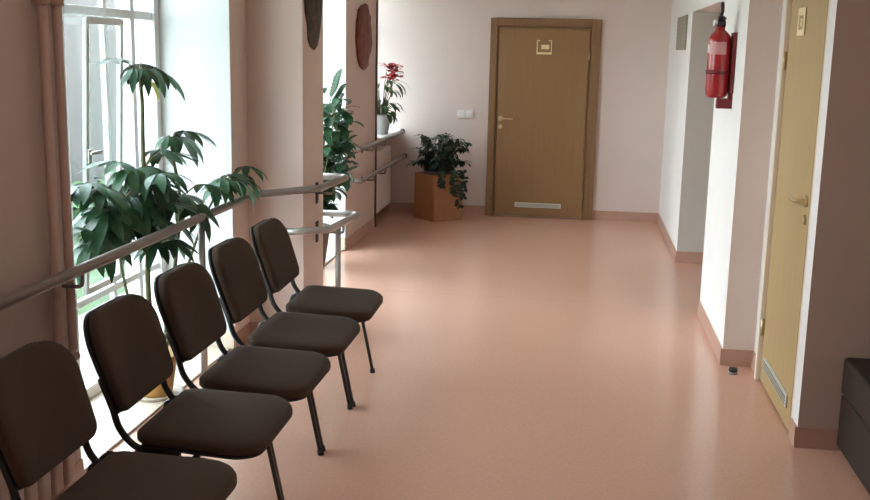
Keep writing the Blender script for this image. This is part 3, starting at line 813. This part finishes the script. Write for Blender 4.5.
lb = wrap_label(0.285, 0.33, math.radians(160), math.radians(205), M['label_white'], 'label')
m = MB(); vs = []
m.lathe([(r+0.001, 0.165), (r+0.005, 0.165), (r+0.005, 0.185), (r+0.001, 0.185), (r+0.001, 0.165)], seg=28)
m.build('strap', M['ext_red_dark'], ex)
m = MB(); m.box((0.066, -0.07, 0.06), (0.087, 0.045, 0.40)); m.box((0.0, -0.05, -0.03), (0.087, 0.0, 0.028)); m.box((0.062, -0.048, -0.03), (0.087, -0.002, 0.07))
m.build('wall_bracket', M['ext_red_dark'], ex, bevel=0.004)

# dark leather bench on the right
bn = empty('bench', (1.62, 3.50, 0), 'low dark brown leather bench at the right edge against the wall step', 'bench')
def pad(lo, hi, nm, bev):
    return MB().box(lo, hi).build(nm, M['leather'], bn, bevel=bev)
pad((-0.425, -1.05, 0.03), (0.41, 1.03, 0.27), 'base', 0.012)
pad((-0.43, 0.0, 0.272), (0.41, 1.03, 0.44), 'seat_cushion', 0.018)
pad((-0.43, -1.05, 0.272), (0.41, -0.004, 0.44), 'seat_cushion', 0.018)
for x, y in ((-0.3, -0.95), (-0.3, 0.93), (0.33, -0.95), (0.33, 0.93)):
    MB().lathe([(0.0, 0.0), (0.025, 0.0), (0.028, 0.032), (0.0, 0.032)], (x, y, 0), 14).build('foot', M['rubber'], bn)

# ------------------------------------------------------------------ outside
struct(MB().box((-60, -30, -0.25), (-2.6, 60, -0.13)).build('ground', M['grass'], bevel=0), 'lawn outside the windows', 'ground')
struct(MB().box((-3.3, -20, -0.13), (-2.6, 40, -0.10)).build('path', M['paving']), 'paved path outside the windows', 'path')
b = empty('building', (-6.0, 17.0, -0.13), 'low grey building seen through the near window', 'building')
m = MB(); m.box((-4, -7, 0), (0, 9, 2.75)); m.build('wall', M['facade'], b)
MB().box((-4.2, -7.2, 2.75), (0.2, 9.2, 2.95)).build('roof', M['facade_light'], b)
for k in range(4):
    fr = MB().box((-0.02, -3.6+k*2.9, 1.0), (0.05, -2.5+k*2.9, 2.2)).build('window', M['facade_light'], b)
    MB().box((0.05, -3.5+k*2.9, 1.1), (0.06, -2.6+k*2.9, 2.1)).build('pane', M['panel_grey'], fr)
hd = MB(); rnd2 = random.Random(11)
for k in range(1500):
    y = rnd2.uniform(7.5, 14); x = -5.2 + rnd2.uniform(-0.4, 0.4); z = rnd2.uniform(-0.13, 0.12)
    a = rnd2.uniform(0, 2*PI)
    leaflet(hd, (x, y, z), (math.cos(a), math.sin(a), rnd2.uniform(-0.3, 0.9)), (0.5, 0, 0.8), 0.20, 0.12, 0.5)
tag(hd.build('hedge', M['hedge']), 'low green hedge outside the near window', 'hedge')

# ------------------------------------------------------------------ light
w = bpy.data.worlds.new('World'); scn.world = w; w.use_nodes = True
nt = w.node_tree; bg = nt.nodes['Background']
tc = nt.nodes.new('ShaderNodeTexCoord'); sp = nt.nodes.new('ShaderNodeSeparateXYZ')
nt.links.new(tc.outputs['Generated'], sp.inputs[0])
rp = nt.nodes.new('ShaderNodeValToRGB')
rp.color_ramp.elements[0].position = 0.0; rp.color_ramp.elements[0].color = (0.92, 0.98, 1.0, 1)
rp.color_ramp.elements[1].position = 1.0; rp.color_ramp.elements[1].color = (0.70, 0.85, 1.0, 1)
nt.links.new(sp.outputs['Z'], rp.inputs['Fac']); nt.links.new(rp.outputs['Color'], bg.inputs['Color'])
bg.inputs['Strength'].default_value = 9.0

le = bpy.data.materials.new('fill_lamp_diffuser'); le.use_nodes = True  # glow of the added ceiling lamps
_n = le.node_tree; _b = _n.nodes['Principled BSDF']
_b.inputs['Emission Color'].default_value = (1.0, 0.92, 0.84, 1); _b.inputs['Emission Strength'].default_value = 4.5
for y, lab in ((0.4, 'added rectangular fill lamp on the ceiling directly above the viewer'), (2.5, 'added rectangular fill lamp on the ceiling above the nearest waiting chairs')):
    c = empty('ceiling_fill_lamp', (-0.3, y, H-0.09), lab, 'fill lamp', 'added corridor fill lamps')  # lamp added out of view to brighten the near floor and seats
    m = MB(); m.box((-0.62, -0.17, 0.03), (0.62, 0.17, 0.09)); m.build('housing', M['switch'], c, bevel=0.006)
    MB().box((-0.59, -0.145, 0.0), (0.59, 0.145, 0.03)).build('diffuser', le, c)

# ------------------------------------------------------------------ camera
f_px, pitch, yaw, roll = 1026.35, 0.192934, 0.136735, 0.0209178
cy_, sy_ = math.cos(yaw), math.sin(yaw)
fw = V((-sy_*math.cos(pitch), cy_*math.cos(pitch), -math.sin(pitch)))
rt_ = V((cy_, sy_, 0)); up = rt_.cross(fw)
r2 = rt_*math.cos(roll) + up*math.sin(roll); u2 = up*math.cos(roll) - rt_*math.sin(roll)
cam = bpy.data.cameras.new('Camera'); co = bpy.data.objects.new('Camera', cam); col.objects.link(co)
co.matrix_world = Matrix(((r2.x, u2.x, -fw.x, 0), (r2.y, u2.y, -fw.y, 0), (r2.z, u2.z, -fw.z, 1.72), (0, 0, 0, 1)))
cam.sensor_width = 36; cam.lens = f_px/870*36; cam.clip_start = 0.05; cam.clip_end = 300
scn.camera = co
vs_ = scn.view_settings
vs_.view_transform = 'Standard'; vs_.look = 'None'; vs_.gamma = 1; vs_.use_curve_mapping = False
vs_.exposure = 0.55
scn.cycles.max_bounces = 12; scn.cycles.diffuse_bounces = 8; scn.cycles.transparent_max_bounces = 16
